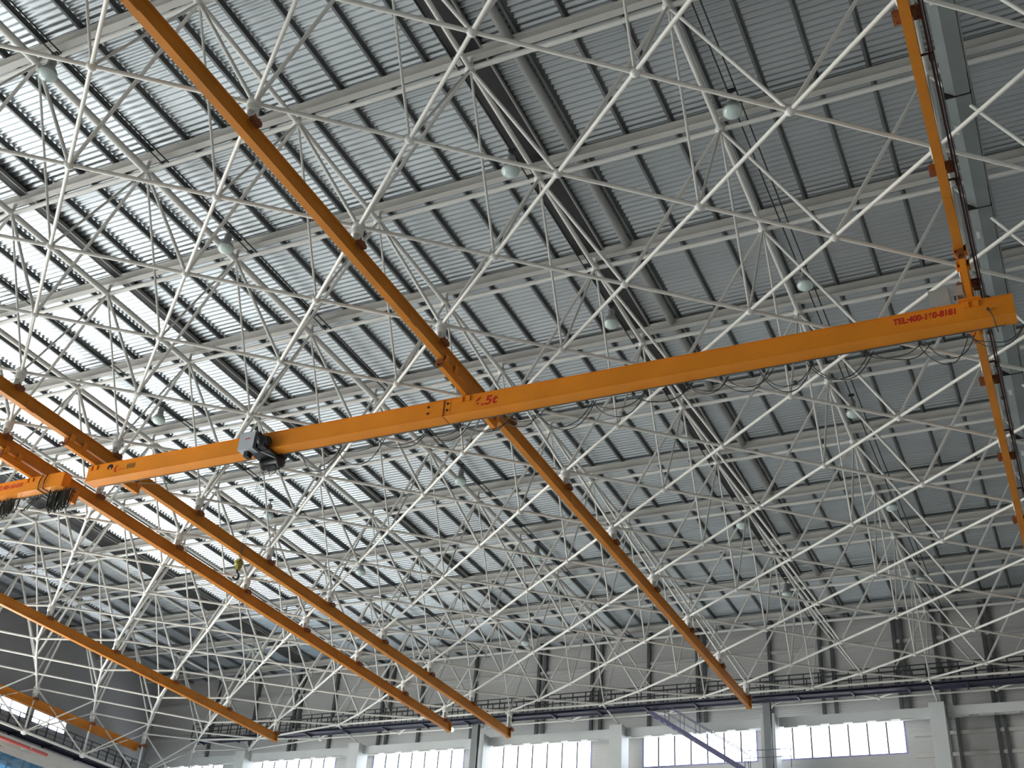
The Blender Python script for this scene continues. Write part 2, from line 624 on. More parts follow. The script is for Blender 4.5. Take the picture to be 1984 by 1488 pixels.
def share_px(a, b, r):
    P, Q = px(a), px(b)
    if P[0] < -5000 or Q[0] < -5000:
        return 0
    n_in = 0
    for k in range(9):
        t = (k + .5) / 9
        u, v = P[0] + (Q[0] - P[0]) * t, P[1] + (Q[1] - P[1]) * t
        if 0 < u < 1984 and 0 < v < 1488:
            n_in += 1
    return n_in / 9 * math.hypot(P[0] - Q[0], P[1] - Q[1]) * r * 2 * FPX / ((P[2] + Q[2]) / 2)


root = tag(empty('space_frame', W(0, 10, 1)), 'white tubular space frame of ball joints and bars carrying the roof', 'roof truss')
org = root.location.copy()
for nm, rest_nm, lst, m, seg in (('bottom_chord', 'bottom_chord_rest', bchord, 'chord', 12), ('top_chord', 'top_chord_rest', tchord, 'white', 12), ('web_bar', 'web_bar_rest', web, 'white', 10)):
    lst.sort(key=lambda e: -share_px(*e))
    rest = MB()
    for i, (a, b, r) in enumerate(lst):
        if share_px(a, b, r) <= 0 and i > 100 and (a - Vector((0, 25, 22))).length > 70:
            continue
        t_ = (b - a).normalized()
        tgt = MB() if i < 100 else rest
        cut = .12 if (b - a).length > 1.5 else 0
        p, q = a + t_ * cut, b - t_ * cut
        tgt.tube(p, q, r, seg)
        if cut:      # tapered cone ends at the balls
            tgt.tube(p, p + t_ * .22, r * .62, seg, False, r * 1.04)
            tgt.tube(q - t_ * .22, q, r * 1.04, seg, False, r * .62)
        if i < 100:
            tgt.build(nm, m, root, org)
    tag(rest.build(rest_nm, m, root, org), kind='stuff')
balls.sort(key=lambda e: -share_px(e[0], e[0] + Vector((.3, 0, 0)), e[1]))
rest = MB()
for i, (c, r) in enumerate(balls):
    tgt = MB() if i < 100 else rest
    tgt.ball(c, r, 14 if i < 100 else 10)
    if i < 100:
        tgt.build('ball_joint', 'white', root, org)
tag(rest.build('ball_joint_rest', 'white', root, org), kind='stuff')

# ------------------------------------------------------------------ orange runway rails
RZ0, RZ1 = .9455, .969


def runway(X, ya, yb, parity, label, zoff=0.0, nodeX=None):
    nodeX = X if nodeX is None else nodeX
    zo = zoff * S
    c = W(nodeX, (ya + yb) / 2, RZ0)
    r = tag(empty('crane_runway', (c.x, c.y, c.z + zo)), label, 'crane rail', 'orange runway rails hung under the truss')
    o_ = r.location.copy()
    x = c.x
    z0, z1 = c.z + zo, W(0, 0, RZ1).z + zo
    fw, tf, tw = .11, .028, .03
    m_ = MB()
    m_.ext([(x - fw, z0), (x + fw, z0), (x + fw, z0 + tf), (x + tw, z0 + tf + .03), (x + tw, z1 - tf - .03), (x + fw, z1 - tf), (x + fw, z1), (x - fw, z1), (x - fw, z1 - tf), (x - tw, z1 - tf - .03), (x - tw, z0 + tf + .03), (x - fw, z0 + tf)], 'y', W(0, ya, 0).y, W(0, yb, 0).y)
    m_.build('runway_beam', 'rail', r, o_)
    e = MB()
    ye = W(0, yb, 0).y
    e.box((x - .15, ye, z0 - .03), (x + .15, ye + .05, z1 + .05))
    e.build('end_plate', 'rail', r, o_)
    first = None
    for Y in range(int(ya), 23):
        if (Y % 2 == 1) != (parity == 'o') or Y < ya or Y > yb + .7:
            continue
        n_ = W(nodeX, Y, 1.0)
        n_.z = W(0, 0, 1.0).z + zo + (.006 * S if Y == 20 else (.02 * S if Y > 20 else 0))
        g = MB()
        g.lathe((n_.x, n_.y, 0), [(.001, n_.z - .34), (.15, n_.z - .34), (.17, n_.z - .30), (.17, n_.z - .12), (.13, n_.z - .08)], 12)
        g.box((n_.x - .15, n_.y - .02, z1 + .05), (n_.x + .15, n_.y + .02, n_.z - .2))
        g.box((n_.x - .02, n_.y - .15, z1 + .05), (n_.x + .02, n_.y + .15, n_.z - .2))
        h_ = g.build('hanger', 'white', r, o_)
        g = MB()
        g.box((n_.x - .27, n_.y - .14, z1 + .0), (n_.x + .27, n_.y + .14, z1 + .035))
        for sx_ in (-1, 1):
            g.box((n_.x + sx_ * .20 - .08, n_.y - .16, z1 - .11), (n_.x + sx_ * .20 + .08, n_.y + .16, z1 - .001))
            for sy_ in (-1, 1):
                g.tube((n_.x + sx_ * .22, n_.y + sy_ * .09, z1 - .16), (n_.x + sx_ * .22, n_.y + sy_ * .09, z1 + .12), .018, 6)
        g.build('clamp', 'rust', r, o_)
    # splice plates on the beam
    Y = ya + 3.3
    while Y < yb - 1:
        yy = W(0, Y, 0).y
        g = MB()
        g.box((x + tw, yy - .17, z0 + .1), (x + tw + .014, yy + .17, z1 - .1))
        g.box((x - tw - .014, yy - .17, z0 + .1), (x - tw, yy + .17, z1 - .1))
        g.box((x - .09, yy - .17, z0 - .012), (x + .09, yy + .17, z0))
        g.build('splice_plate', 'rail', r, o_)
        Y += 5.0
    return r


runway(0, -3, 20.15, 'e', 'longest orange runway rail, passing under the middle of the roof and the 6.5t marking')
runway(5, -3, 22.3, 'o', 'orange runway rail seen from straight below, beside the grey duct and dark conductor line')
runway(-5, -3, 21.0, 'o', 'upper of the paired orange rails, ending above the back windows')
runway(-6, -3, 20.25, 'e', 'lower of the paired orange rails, with a green signal light at its end')
runway(-10, -3, 20.05, 'e', 'orange runway rail on the door side, second from the corner')
runway(-13.5, -3, 19.75, 'e', 'orange runway rail closest to the hangar door, crossing the bright high windows', zoff=-.008)
g = MB()
p = W(-6, 20.4, .955)
g.ball(p, .13, 12)
g.box((p.x - .03, p.y - .3, p.z - .03), (p.x + .03, p.y - .06, p.z + .03))
tag(g.build('signal_light', 'green'), 'small green signal light on the end of the lower paired rail', 'light')

# dark conductor line along the right-hand rail
g = MB()
xx = W(5.10, 0, 0).x
zz = W(0, 0, .962).z
g.tube((xx, W(0, -3, 0).y, zz), (xx, W(0, 21.6, 0).y, zz), .028, 8)
g.tube((xx + .06, W(0, -3, 0).y, zz + .10), (xx + .06, W(0, 21.6, 0).y, zz + .10), .018, 8)
cl = tag(g.build('conductor_line', 'rod'), 'dark red conductor line hung beside the rail seen from straight below', 'cable')
for k in range(14):
    Y = -1.6 + k * 1.70
    g = MB()
    yy = W(0, Y, 0).y
    g.tube((xx, yy - .12, zz), (xx, yy + .12, zz), .05, 8)
    g.box((W(5, 0, 0).x, yy - .02, zz + .1), (xx + .03, yy + .02, zz + .14))
    g.build('line_clamp', 'rod', cl)

# ------------------------------------------------------------------ letters
def letters(text, height, name, m, parent, loc, width=None, shear=0.0, bold=0.0):
    cu = bpy.data.curves.new(name, 'FONT')
    cu.body = text
    cu.size = height * 1.4
    cu.extrude = .002
    cu.shear = shear
    cu.offset = bold
    tmp = bpy.data.objects.new(name + '_curve', cu)
    C.objects.link(tmp)
    dg = bpy.context.evaluated_depsgraph_get()
    me = bpy.data.meshes.new_from_object(tmp.evaluated_get(dg))
    C.objects.unlink(tmp)
    bpy.data.objects.remove(tmp)
    xs_ = [v.co.x for v in me.vertices]
    ys_ = [v.co.y for v in me.vertices]
    kx = (width / (max(xs_) - min(xs_))) if width else 1
    ky = height / (max(ys_) - min(ys_))
    for v in me.vertices:
        X_, Y_, Z_ = (v.co.x - min(xs_)) * kx, (v.co.y - min(ys_)) * ky, v.co.z
        v.co = (X_, -Z_, Y_)
    me.materials.clear()
    me.materials.append(M[m])
    o = bpy.data.objects.new(name, me)
    C.objects.link(o)
    o.parent = parent
    o.location = loc
    return o


# ------------------------------------------------------------------ bridge cranes
BW = .52                     # girder width
GZ0, GZ1 = W(0, 0, .899).z, W(0, 0, .9290).z


def bridge(x_l, x_r, rails, yc, rz, label, wd=BW, z0=GZ0, z1=GZ1):
    c = W(0, yc, 0)
    r = tag(empty('bridge_crane', (c.x, c.y, z0), rz), label, 'crane')
    H = z1 - z0
    xa, xb = (x_l) * GA * S, (x_r) * GA * S
    m_ = MB()
    m_.box((xa, -wd / 2 + .035, .02), (xb, wd / 2 - .035, H - .02))
    m_.box((xa, -wd / 2, 0), (xb, wd / 2, .022))
    m_.box((xa, -wd / 2, H - .022), (xb, wd / 2, H))
    m_.build('girder', 'orange', r)
    for X in rails:
        x = X * GA * S
        yo = -math.sin(rz) * x
        e = MB()
        zt_ = W(0, 0, RZ0).z - z0
        L = 1.95
        # carriage: a slim beam under the runway with cheek plates that carry the wheels
        e.box((x - .075, yo - L, H + .03), (x + .075, yo + L, zt_ - .06))
        for sy in (-1, 1):
            for q0 in (L - .75, L - .12):
                for sx_ in (-1, 1):
                    e.box((x + sx_ * .155 - .012, yo + sy * q0 - .09, zt_ - .12), (x + sx_ * .155 + .012, yo + sy * q0 + .09, zt_ + .15))
                e.box((x - .15, yo + sy * q0 - .07, zt_ - .12), (x + .15, yo + sy * q0 + .07, zt_ - .06))
        e.box((x - .28, yo - .2, H), (x + .28, yo + .2, H + .03))
        e.box((x - .20, -wd / 2 + yo * 0 - .012, H * .68), (x - .05, -wd / 2 + .03, H - .02))
        e.box((x + .05, -wd / 2 - .012, H * .68), (x + .20, -wd / 2 + .03, H - .02))
        ca = e.build('end_carriage', 'orange', r)
        for sy in (-1, 1):
            for k in (0, 1):
                for sx_ in (-1, 1):
                    wl = MB()
                    yy = yo + sy * (L - .12 - k * .63)
                    wl.lathe((x + sx_ * .125, yy, zt_ + .075), [(.001, -.03), (.075, -.03), (.085, .0), (.075, .03), (.001, .03)], 12, 'x')
                    wl.build('wheel', 'bolt', ca)
            bf = MB()
            yy = yo + sy * L
            bf.box((x - .08, yy - .012, H + .02), (x + .08, yy + .012, zt_ - .03))
            bf.tube((x - .08, yy, H + .1), (x - .08, yy + sy * .12, H + .1), .05, 8)
            bf.build('buffer', 'rust', ca)
            mo = MB()
            mo.tube((x + .17, yo + sy * 1.1, H + .16), (x + .42, yo + sy * 1.1, H + .16), .09, 10)
            if sy > 0:
                mo.build('travel_motor', 'bolt', ca)
    return r


b1 = bridge(-5.08, 5.345, (-5, 0, 5), 6.855, .0119, 'long orange overhead crane bridge marked 6.5t, hung under three rails')
Hb = GZ1 - GZ0
gx = lambda X: X * GA * S
# joint plate with bolts
pp = MB()
pp.box((gx(-.45), -BW / 2 + .024, .06), (gx(-.16), -BW / 2 + .035, Hb - .05))
sp = pp.build('joint_plate', 'orange', b1)
for X in (-.425, -.195):
    for z in (.22, .46):
        q = MB()
        q.lathe((gx(X) , -BW / 2 + .024, z), [(.001, -.03), (.036, -.03), (.042, .004)], 10, 'y')
        q.build('bolt', 'bolt', sp)
q = MB()
q.box((gx(-.24), -BW / 2 - .008, .0), (gx(-.235), -BW / 2 + .03, Hb - .03))
q.box((gx(-.24), -BW / 2, -.006), (gx(-.235), BW / 2, 0))
q.build('seam', 'rust', b1)
tag(letters('6.5t', .34, 'load_lettering', 'red', b1, (gx(.12), -BW / 2 + .031, .17), width=.80, shear=.15, bold=.012), 'red lettering 6.5t')
tag(letters('TEL:400-160-8181', .21, 'phone_lettering', 'red', b1, (gx(4.33), -BW / 2 + .031, .31), width=1.62, shear=.1, bold=.011), 'red lettering TEL:400-160-8181')


def swoosh(name, m, parent, cx, cz, r, a0, a1, th, y, turn=1):
    V, Fc = [], []
    n = 12
    for k in range(n + 1):
        t = math.radians(a0 + (a1 - a0) * k / n)
        wdt = th * math.sin(math.pi * (k + .6) / (n + 1.2))
        for rr in (r - wdt / 2, r + wdt / 2):
            for yy in (y, y - .004):
                V.append((cx + rr * math.cos(t), yy, cz + rr * math.sin(t)))
    for k in range(n):
        o = 4 * k
        Fc += [(o, o + 4, o + 6, o + 2), (o + 1, o + 3, o + 7, o + 5), (o, o + 1, o + 5, o + 4), (o + 2, o + 6, o + 7, o + 3)]
    b = MB()
    b.poly(V, Fc)
    return b.build(name, m, parent)


yf = -BW / 2 + .032
q = swoosh('maker_emblem', 'black', b1, gx(-4.735), .42, .09, -60, 230, .12, yf)
tag(q, 'black curl of the emblem')
tag(swoosh('maker_emblem', 'red', b1, gx(-4.60), .33, .15, 110, 250, .08, yf), 'red curved stroke of the emblem')
q = MB()
for k in range(4):
    x = gx(-4.60) + k * .08
    q.box((x, yf - .004, .26), (x + .06, yf, .275))
    q.box((x + .01, yf - .004, .30), (x + .055, yf, .312))
q.build('maker_lettering', 'red', b1)
q = MB()
for k in range(3):
    x = gx(-4.47) + k * .13
    q.box((x, yf - .004, .26), (x + .03, yf, .46))
    q.box((x + .03, yf - .004, .26), (x + .08, yf, .285))
    q.box((x + .03, yf - .004, .35), (x + .08, yf, .375))
    q.box((x + .08, yf - .004, .26), (x + .10, yf, .46))
q.build('maker_lettering', 'olive', b1)
# cabinet on top of the bridge
q = MB()
q.box((gx(4.66), -BW / 2 + .02, Hb + .03), (gx(4.845), -BW / 2 + .3, Hb + .58))
cb = q.build('control_cabinet', 'cabinet', b1)
q = MB()
q.box((gx(4.66) + .03, -BW / 2 + .012, Hb + .06), (gx(4.845) - .03, -BW / 2 + .02, Hb + .55))
q.box((gx(4.70), -BW / 2 + .0, Hb + .0), (gx(4.84), -BW / 2 + .2, Hb + .03))
q.build('cabinet_door', 'cabinet', cb)
q = MB()
q.box((gx(4.87), -BW / 2 + .05, Hb + .3), (gx(4.955), -BW / 2 + .28, Hb + .62))
q.tube((gx(4.90), -BW / 2 + .1, Hb), (gx(4.90), -BW / 2 + .1, Hb + .4), .03, 8)
q.build('junction_box', 'cabinet', b1)
# hanging lug with wire near the right end
q = MB()
q.ball((gx(5.13), -BW / 2 - .03, .24), .045, 10)
q.path([(gx(5.13), -BW / 2 - .03, .24), (gx(5.15), -BW / 2 - .04, .1), (gx(5.16), -BW / 2 - .02, -.03), (gx(5.17), 0, -.09), (gx(5.18), .4, -.05)], .014)
q.build('lug_wire', 'cable', b1)
# festoon track and cables under the back edge
q = MB()
q.box((gx(-5.0), BW / 2 - .05, -.025), (gx(5.25), BW / 2 - .025, -.0))
q.build('festoon_track', 'post', b1)
rnd = random.Random(5)
x = gx(-2.15)
while x < gx(5.1):
    wl = rnd.uniform(1.0, 1.7)
    for lay in range(2):
        sag = rnd.uniform(.35, .85)
        ph = rnd.uniform(-.15, .15)
        pts = []
        for k in range(13):
            t = k / 12
            pts.append((x + ph + wl * 1.15 * t, BW / 2 + .0 + .08 * lay + .05 * math.sin(t * 9 + lay), -.04 - sag * 4 * t * (1 - t) + .02 * math.sin(t * 7)))
        q = MB()
        q.path(pts, .014, 6)
        q.build('festoon_cable', 'cable', b1)
    q = MB()
    q.box((x - .04, BW / 2 - .06, -.1), (x + .04, BW / 2 + .06, -.035))
    q.build('cable_carrier', 'cable', b1)
    x += wl
q = MB()
q.path([(gx(-2.7) , BW / 2, -.05), (gx(-2.9), BW / 2 + .02, -.04), (gx(-3.2), BW / 2 + .05, -.12), (gx(-3.6), BW / 2 + .05, -.33), (gx(-4.0), BW / 2 + .05, -.30), (gx(-4.4), BW / 2, -.10)], .014)
q.build('festoon_cable', 'cable', b1)

# second bridge
b2 = bridge(-13.9, -5.44, (-6, -10, -13.5), 6.80, .009, 'shorter orange crane bridge at the picture edge, with bunched black cables', wd=.44, z0=W(0, 0, .900).z, z1=W(0, 0, .9268).z)
tag(letters('TEL:400-160-8181', .19, 'phone_lettering', 'red', b2, (gx(-6.53), -.189, .26), width=1.3, shear=.1, bold=.005), 'red lettering TEL:400-160-8181')
for X in (-5.80, -5.72):
    q = MB()
    x = gx(X)
    q.path([(x + .02, .24, -.03), (x, -.235, -.02), (x - .02, -.24, .3), (x + .06, -.235, .56), (x + .05, .0, .62), (x + .03, .24, .58)], .022, 6)
    q.build('tie_cable', 'cable', b2)
for X, n_, w_, sg in ((-5.50, 34, .95, .80), (-6.42, 24, 1.2, .66), (-7.4, 16, .9, .6)):
    for k in range(n_):
        x = gx(X) + (k / n_ - .5) * w_
        q = MB()
        sag = sg * rnd.uniform(.75, 1.08)
        hw = rnd.uniform(.03, .08)
        sl = rnd.uniform(-.05, .05)
        yy = .05 + rnd.uniform(-.12, .16)
        q.path([(x - hw * (1 - 2 * t) + sl * 4 * t * (1 - t), yy + .1 * t, -.02 - sag * (4 * t * (1 - t)) ** .55) for t in [i / 12 for i in range(13)]], .016, 5)
        q.build('festoon_cable', 'cable', b2)
for X, e_ in ((-6.0, .5), (-5.95, .35)):
    q = MB()
    x = gx(X)
    q.path([(x - e_, .2, -.03), (x - e_ * .4, .2, -.16), (x + e_ * .3, .2, -.2), (x + e_ * .8, .2, -.02)], .02, 6)
    q.path([(x - .25, .15, -.55), (x, .15, -.3), (x + .15, .15, -.02)], .022, 6)
    q.build('festoon_cable', 'cable', b2)
q = MB()
q.box((gx(-8), .16, -.03), (gx(-5.3), .2, 0))
q.build('festoon_track', 'cable', b2)

# ------------------------------------------------------------------ hoist on the long bridge
hc = W(-2.55, 6.82, .899)
ho = tag(empty('hoist_trolley', hc), 'grey and black hoist trolley riding the long orange bridge', 'hoist')
fy = -BW / 2
q = MB()
q.box((-.56, fy - .42, -.14), (.06, fy - .08, .50))
bx_ = q.build('hoist_box', 'boxgrey', ho)
q = MB()
q.box((-.32, fy - .426, .24), (-.10, fy - .42, .275))
q.build('badge', 'red', bx_)
q = MB()
q.box((.07, fy - .38, -.12), (.16, fy - .04, .50))
q.lathe((0, fy - .22, .16), [(.001, .16), (.17, .16), (.22, .2), (.22, .34), (.17, .36), (.17, .52), (.11, .58), (.001, .58)], 12, 'x')
q.box((.2, fy - .34, -.1), (.45, fy - .1, .1))
q.build('hoist_motor', 'black', ho)
q = MB()
q.box((-.36, fy - .3, -.34), (-.2, fy - .05, -.14))
q.box((-.42, fy - .16, -.26), (-.30, fy + .02, -.12))
q.build('trolley_wheel_box', 'black', ho)
q = MB()
q.box((-.3, fy - .1, -.12), (.5, BW / 2 + .1, -.05))
q.build('trolley_frame', 'black', ho)
q = MB()
q.lathe((0, .32, -.22), [(.001, -.22), (.19, -.22), (.22, -.18), (.19, -.12), (.19, .42), (.22, .48), (.22, .56), (.15, .62), (.001, .62)], 12, 'x')
q.box((-.05, .18, -.42), (.42, .5, -.2))
q.box((.40, .2, -.1), (.66, .46, .1))
q.build('rope_drum', 'black', ho)
q = MB()
q.tube((.12, fy - .1, -.1), (.50, .3, -.16), .02, 8)
q.build('tie_rod', 'white', ho)
q = MB()
hz = -4.15
for dx in (-.08, -.03, .03, .08):
    q.tube((-.05 + dx * 1.6, .25, -.25), (-.19 + dx * .6, .12, hz + .3), .006, 5)
q.build('wire_rope', 'cable', ho)
q = MB()
q.box((-.26, .05, hz - .02), (-.12, .19, hz + .34))
q.lathe((-.19, .12, hz + .2), [(.001, -.09), (.11, -.09), (.11, .09), (.001, .09)], 12, 'x')
hb = q.build('hook_block', 'yellow', ho)
q = MB()
q.path([(-.19, .12, hz), (-.19, .12, hz - .14)] + [(-.19 + .11 * math.sin(t), .12, hz - .25 + .11 * math.cos(t)) for t in [i * math.pi * 1.5 / 10 for i in range(11)]], .035, 8)
q.build('hook', 'black', hb)
q = MB()
q.path([(.35, .3, -.3), (.4, .32, -.6), (.2, .3, -.75), (.1, .3, -.4)], .014)
q.path([(-.05, .3, -.3), (-.1, .3, -.62), (-.2, .3, -.3)], .014)
q.build('loose_cable', 'cable', ho)

# ------------------------------------------------------------------ duct on the right
q = MB()
xa, xb = W(5.12, 0, 0).x, W(5.33, 0, 0).x
za, zb_ = W(0, 0, 1.165).z, W(0, 0, 1.2).z
ya, yb = W(0, -3, 0).y, W(0, 21.5, 0).y
q.ext([(xa, za + .22), (xa + .25, za), (xb, za), (xb, zb_), (xa, zb_)], 'y', ya, yb)
du = tag(q.build('air_duct', 'duct'), 'large grey sheet metal duct running beside the right-hand orange rail', 'duct')
Y = -2.0
while Y < 21:
    q = MB()
    yy = W(0, Y, 0).y
    q.box((xa - .02, yy - .02, za - .015), (xb + .03, yy + .02, zb_ + .03))
    q.build('duct_flange', 'bolt', du)
    q = MB()
    q.tube((xb + .08, yy + .6, za), (xb + .08, yy + .6, zt - .05), .02, 6)
    q.tube((xa - .05, yy + .6, za + .2), (xa - .05, yy + .6, zt - .05), .02, 6)
    q.build('duct_hanger', 'pipe', du)
    q = MB()
    q.cbox((xa + .12, yy + 1.4, za + .10), (.10, .34, .06))
    q.build('duct_clip', 'white', du)
    Y += 1.95
q = MB()
x_ = xb + .04
q.tube((x_, ya, za + .1), (x_, yb, za + .1), .03, 8)
tag(q.build('grey_conduit', 'pipe'), 'thin grey conduit along the side of the large duct', 'conduit')

# ------------------------------------------------------------------ round lamps and their cables
def lamp_proto():
    r = empty('high_bay_lamp', (0, 0, 0))
    q = MB()
    q.lathe((0, 0, 0), [(.001, .62), (.10, .62), (.13, .55), (.13, .30), (.18, .24)], 14)
    q.build('lamp_housing', 'pipe', r)
    q = MB()
    q.lathe((0, 0, 0), [(.16, .26), (.24, .14), (.29, .0), (.285, -.01), (.23, .13), (.15, .25)], 18)
    q.build('lamp_shade', 'reflector', r)
    q = MB()
    q.lathe((0, 0, 0), [(.28, .0), (.27, -.06), (.2, -.13), (.1, -.17), (.001, -.18)], 18)
    q.build('lamp_lens', 'lens', r)
    q = MB()
    q.tube((0, 0, .62), (0, 0, .85), .02, 6)
    q.cbox((0, 0, .86), (.22, .12, .06))
    q.build('mounting_bracket', 'black', r)
    return r


lp = lamp_proto()
remember()
LAMPS = [(3.25, 5.42, 'beside the right-hand top chord, nearest the camera'), (3.27, 8.93, 'above the right part of the long bridge'), (3.22, 12.5, 'just below the long bridge on the right'), (3.22, 16.0, 'under the right roof beams beyond the bridge'), (3.2, 19.4, 'close to the back wall on the right'),
         (.91, 5.40, 'beside the dark gutter above the bridge'), (.93, 8.87, 'just above the bridge right of the 6.5t marking'), (.93, 12.4, 'beyond the bridge near the long orange rail'), (.93, 15.9, 'beyond the bridge beside the long rail, third along the dark gutter'), (.93, 19.4, 'closest to the back wall in the row by the dark gutter'),
         (-2.73, 1.95, 'at the upper corner of the roof on the bright side'), (-2.70, 5.38, 'on the thick tube between the long rail and the picture edge'), (-2.7, 12.6, 'beyond the hoist between the long rail and paired rails'), (-2.7, 16.1, 'in the bright deck area beyond the hoist, third beyond the bridge'), (-4.6, 20.6, 'just before the back wall above the walkway railing'),
         (-6.05, 8.9, 'above the bridge between the paired rails and hoist'), (-6.32, 12.7, 'directly below the hoist'), (-6.03, 15.7, 'over the end of the upper paired rail')]
CBX = {}
for k, (X, Y, ds) in enumerate(LAMPS):
    o = lp if k == 0 else copy_tree(lp)
    p = W(X, Y, 1.2)
    o.location = (p.x, p.y, p.z)
    tag(o, 'round glass high-bay lamp ' + ds, 'lamp', 'round high-bay lamps under the roof')
zc = W(0, 0, 1.2).z + .89
for X, lab in ((3.25, 'thin dark lamp cable pair above the right roof'), (.93, 'thin dark lamp cable pair beside the dark gutter'), (-2.71, 'thin dark lamp cable pair over the thick bright-side tube'), (-6.1, 'thin dark lamp cable pair between the paired rails and bright deck')):
    q = MB()
    x = W(X, 0, 0).x
    for dx in (-.09, .09):
        pts = []
        yy = W(0, -2, 0).y
        k = 0
        while yy < pb - 1:
            pts.append((x + dx * 1.3, yy, zc + .02 * math.sin(k * 1.3)))
            yy += 3
            k += 1
        q.path(pts, .024, 6)
    tag(q.build('lamp_cable', 'cable'), lab, 'cable')

# ------------------------------------------------------------------ columns and ring beam at the back wall
yc0, yc1 = W(0, 21.85, 0).y, W(0, 22.2, 0).y
ctop = W(0, 0, .993).z
CL = {-12: 'white column nearest the corner, tops out under the walkway', -9: 'white column below the end of the second door-side rail', -6: 'white column hidden behind the steel post under the paired rail ends', -3: 'broad white column with a greenish side, between the stair and paired rails',
      0: 'white column behind the steel post below the long rail end', 3: 'rightmost broad white column at the back wall', 6: 'white column outside the right picture edge'}
for X, lb in CL.items():
    x = W(X - .02, 0, 0).x
    q = MB()
    q.box((x - .42, yc0, 0), (x + .38, yc1 + .3, ctop))
    tag(q.build('wall_column', 'concrete'), lb, 'column', 'columns along the back wall')
rz0, rz1 = W(0, 0, .9655).z, W(0, 0, .990).z
yr0 = W(0, 22.1, 0).y
cols = sorted(CL)
RL = ['from the corner to the first white column', 'between the first and second white columns from the corner', 'between the second white column and the steel post', 'right of the steel post under the paired rails', 'between the stair column and the next steel post', 'over the widest window', 'beyond the rightmost white column', 'outside the right edge']
ends = [XL] + cols + [9.5]
for k in range(len(ends) - 1):
    xa = W(ends[k], 0, 0).x + (.40 if k else .05)
    xb = W(ends[k + 1], 0, 0).x - .46
    q = MB()
    q.box((xa, yr0, rz0), (xb, yr0 + .42, rz1))
    rbm = tag(q.build('ring_beam', 'concrete'), 'pale horizontal wall beam ' + RL[k], 'beam', 'pale wall beams over the windows')
    q = MB()
    x = xa + .3
    while x < xb - 1:
        q.box((x, yr0 - .05, rz0 - .08), (x + .75, yr0 + .18, rz0 - .03))
        q.box((x + .05, yr0 + .0, rz0 - .03), (x + .12, yr0 + .1, rz0))
        q.box((x + .62, yr0 + .0, rz0 - .03), (x + .69, yr0 + .1, rz0))
        x += 1.25
    q.build('crane_bracket', 'beam', rbm)
ys_ = W(0, 21.55, 0).y
for X, lb in ((-6, 'grey steel H column rising to the truss under the paired rail ends'), (0, 'grey steel H column rising to the truss below the long rail end')):
    x = W(X + .04, 0, 0).x
    zt_ = W(0, 0, 1.012).z
    q = MB()
    q.box((x - .2, ys_ - .17, 0), (x + .2, ys_ - .14, zt_))
    q.box((x - .2, ys_ + .14, 0), (x + .2, ys_ + .17, zt_))
    q.box((x - .012, ys_ - .14, 0), (x + .012, ys_ + .14, zt_))
    q.tube((x, ys_, zt_ - .05), tuple(nb(X, 22) - Vector((0, 0, .1))), .07, 8)
    tag(q.build('steel_column', 'steelcol'), lb, 'column', 'steel columns at the back wall')
# small supports from the white columns up to the truss edge
for X in (-12, -9, -3, 3, 6):
    Xn = X if (X + 22) % 2 == 0 else X
    tgt = bot.get((X, 22)) or bot.get((X, 21))
    x = W(X, 0, 0).x
    q = MB()
    q.box((x - .13, (yc0 + yc1) / 2 - .12, ctop), (x + .13, (yc0 + yc1) / 2 + .12, ctop + .12))
    q.tube((x, (yc0 + yc1) / 2, ctop + .1), (tgt.x, tgt.y, tgt.z - .12), .06, 8)
    tag(q.build('bearing_strut', 'white'), 'white strut between the truss edge and the ' + {-12: 'column nearest the corner', -9: 'second white column from the corner', -3: 'broad greenish-sided column', 3: 'rightmost broad white column', 6: 'column outside the picture'}[X], 'strut')

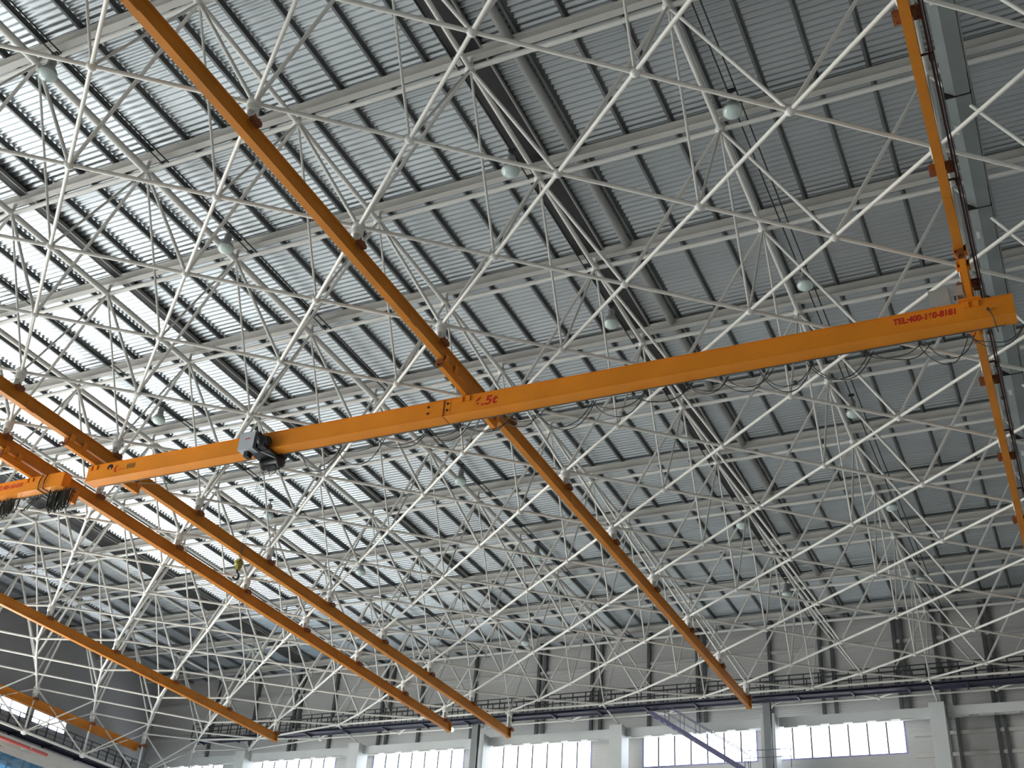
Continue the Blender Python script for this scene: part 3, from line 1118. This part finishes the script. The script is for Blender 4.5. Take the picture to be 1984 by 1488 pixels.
# ------------------------------------------------------------------ walkway along the back wall
def walkway(name, p0, p1, side, wd, label, up=1.05, endx=None):
    """p0 -> p1 straight run; side is the unit vector across"""
    p0, p1, side = Vector(p0), Vector(p1), Vector(side)
    r = tag(empty(name, p0), label, 'walkway')
    t = (p1 - p0).normalized()
    L = (p1 - p0).length
    q = MB()
    a, b, c_, d_ = p0, p1, p1 + side * wd, p0 + side * wd
    dn = Vector((0, 0, -.06))
    q.poly([a, b, c_, d_, a + dn, b + dn, c_ + dn, d_ + dn], [(0, 1, 2, 3), (7, 6, 5, 4), (0, 4, 5, 1), (1, 5, 6, 2), (2, 6, 7, 3), (3, 7, 4, 0)])
    q.build('walkway_deck', 'navy', r, p0)
    q = MB()
    for s0 in (p0, p0 + side * (wd - .05)):
        q.poly([s0 + Vector((0, 0, -.13)), s0 + t * L + Vector((0, 0, -.13)), s0 + t * L + Vector((0, 0, .08)), s0 + Vector((0, 0, .08)),
                s0 + side * .05 + Vector((0, 0, -.13)), s0 + side * .05 + t * L + Vector((0, 0, -.13)), s0 + side * .05 + t * L + Vector((0, 0, .08)), s0 + side * .05 + Vector((0, 0, .08))],
               [(0, 1, 2, 3), (7, 6, 5, 4), (0, 4, 5, 1), (3, 2, 6, 7), (0, 3, 7, 4), (1, 5, 6, 2)])
    q.build('stringer', 'navy', r, p0)
    for s0 in (p0 + side * .03, p0 + side * (wd - .03)):
        q = MB()
        for z in (up, up * .72, up * .46, .14):
            q.tube(s0 + Vector((0, 0, z)), s0 + t * L + Vector((0, 0, z)), .032 if z == up else .018, 6)
        q.build('handrail', 'railing', r, p0)
        k = 0
        while k * .8 < L:
            q = MB()
            a = s0 + t * (k * .8)
            q.tube(a, a + Vector((0, 0, up)), .036, 6)
            q.build('rail_post', 'railing', r, p0)
            k += 1
    k = 0
    while k * 2.9 < L - .5:
        q = MB()
        a = p0 + t * (k * 2.9 + .6)
        q.box((min(a.x, (a + side * wd).x) - .05, min(a.y, (a + side * wd).y) - .05, a.z - .2), (max(a.x, (a + side * wd).x) + .05, max(a.y, (a + side * wd).y) + .05, a.z - .06))
        q.build('bearer', 'navy', r, p0)
        k += 1
    return r


walkway('walkway', W(-13.0, 21.12, 1.0125), W(7.0, 21.12, 1.0125), (0, 1, 0), .75, 'dark railed walkway hung under the truss along the back wall')
walkway('walkway', W(-14.35, 6.0, .905), W(-14.35, 22.0, .905), (-1, 0, 0), .9, 'dark blue walkway along the door side below the lowest rail')
# stair down from the walkway
sa, sb = W(-2.15, 21.25, .9985), W(-.35, 21.25, .83)
st = tag(empty('walkway_stair', sa), 'violet grey stair descending across the window from the walkway', 'stair')
t = (sb - sa).normalized()
for dy in (0, .75):
    q = MB()
    up = Vector((0, 0, .13))
    a, b = sa + Vector((0, dy, 0)), sb + Vector((0, dy, 0))
    w_ = Vector((0, .04, 0))
    q.poly([a - up, b - up, b + up, a + up, a - up + w_, b - up + w_, b + up + w_, a + up + w_], [(0, 1, 2, 3), (7, 6, 5, 4), (0, 4, 5, 1), (3, 2, 6, 7), (0, 3, 7, 4), (1, 5, 6, 2)])
    q.build('stringer', 'stair', st, sa)
    q = MB()
    q.tube(a + Vector((0, 0, 1.0)), b + Vector((0, 0, 1.0)), .024, 6)
    q.tube(a + Vector((0, 0, .55)), b + Vector((0, 0, .55)), .014, 6)
    q.build('handrail', 'stair', st, sa)
    for k in range(7):
        q = MB()
        c_ = a + (b - a) * (k / 6)
        q.tube(c_, c_ + Vector((0, 0, 1.0)), .018, 6)
        q.build('rail_post', 'stair', st, sa)
ns = 16
for k in range(ns):
    q = MB()
    c_ = sa + (sb - sa) * ((k + .5) / ns)
    q.box((c_.x - .13, c_.y + .04, c_.z - .02), (c_.x + .13, c_.y + .75, c_.z + .02))
    q.build('tread', 'stair', st, sa)
q = MB()
q.box((sb.x - .1, sb.y, sb.z - .15), (sb.x + 2.6, sb.y + .8, sb.z - .05))
q.build('landing', 'stair', st, sa)
q = MB()
q.tube((sb.x + .3, sb.y, sb.z), (sb.x + .3, sb.y, sb.z + 1.0), .024, 6)
q.tube((sb.x + 2.5, sb.y, sb.z), (sb.x + 2.5, sb.y, sb.z + 1.0), .024, 6)
for z in (1.0, .6):
    q.tube((sb.x, sb.y, sb.z + z), (sb.x + 2.5, sb.y, sb.z + z), .02, 6)
q.build('landing_rail', 'stair', st, sa)

# red pipe along the girder over the door
q = MB()
pa, pb_ = W(-13.62, 8, .8355), W(-13.62, 17.0, .8355)
q.tube(pa, pb_, .09, 10)
rpz = tag(q.build('fire_pipe', 'redpipe'), 'red pipe fixed along the pale girder above the blue glass door', 'pipe')
for k in range(8):
    q = MB()
    c_ = pa + (pb_ - pa) * (k + .5) / 8
    q.box((xd + .12, c_.y - .04, c_.z - .03), (c_.x + .1, c_.y + .04, c_.z + .12))
    q.build('pipe_bracket', 'beam', rpz)
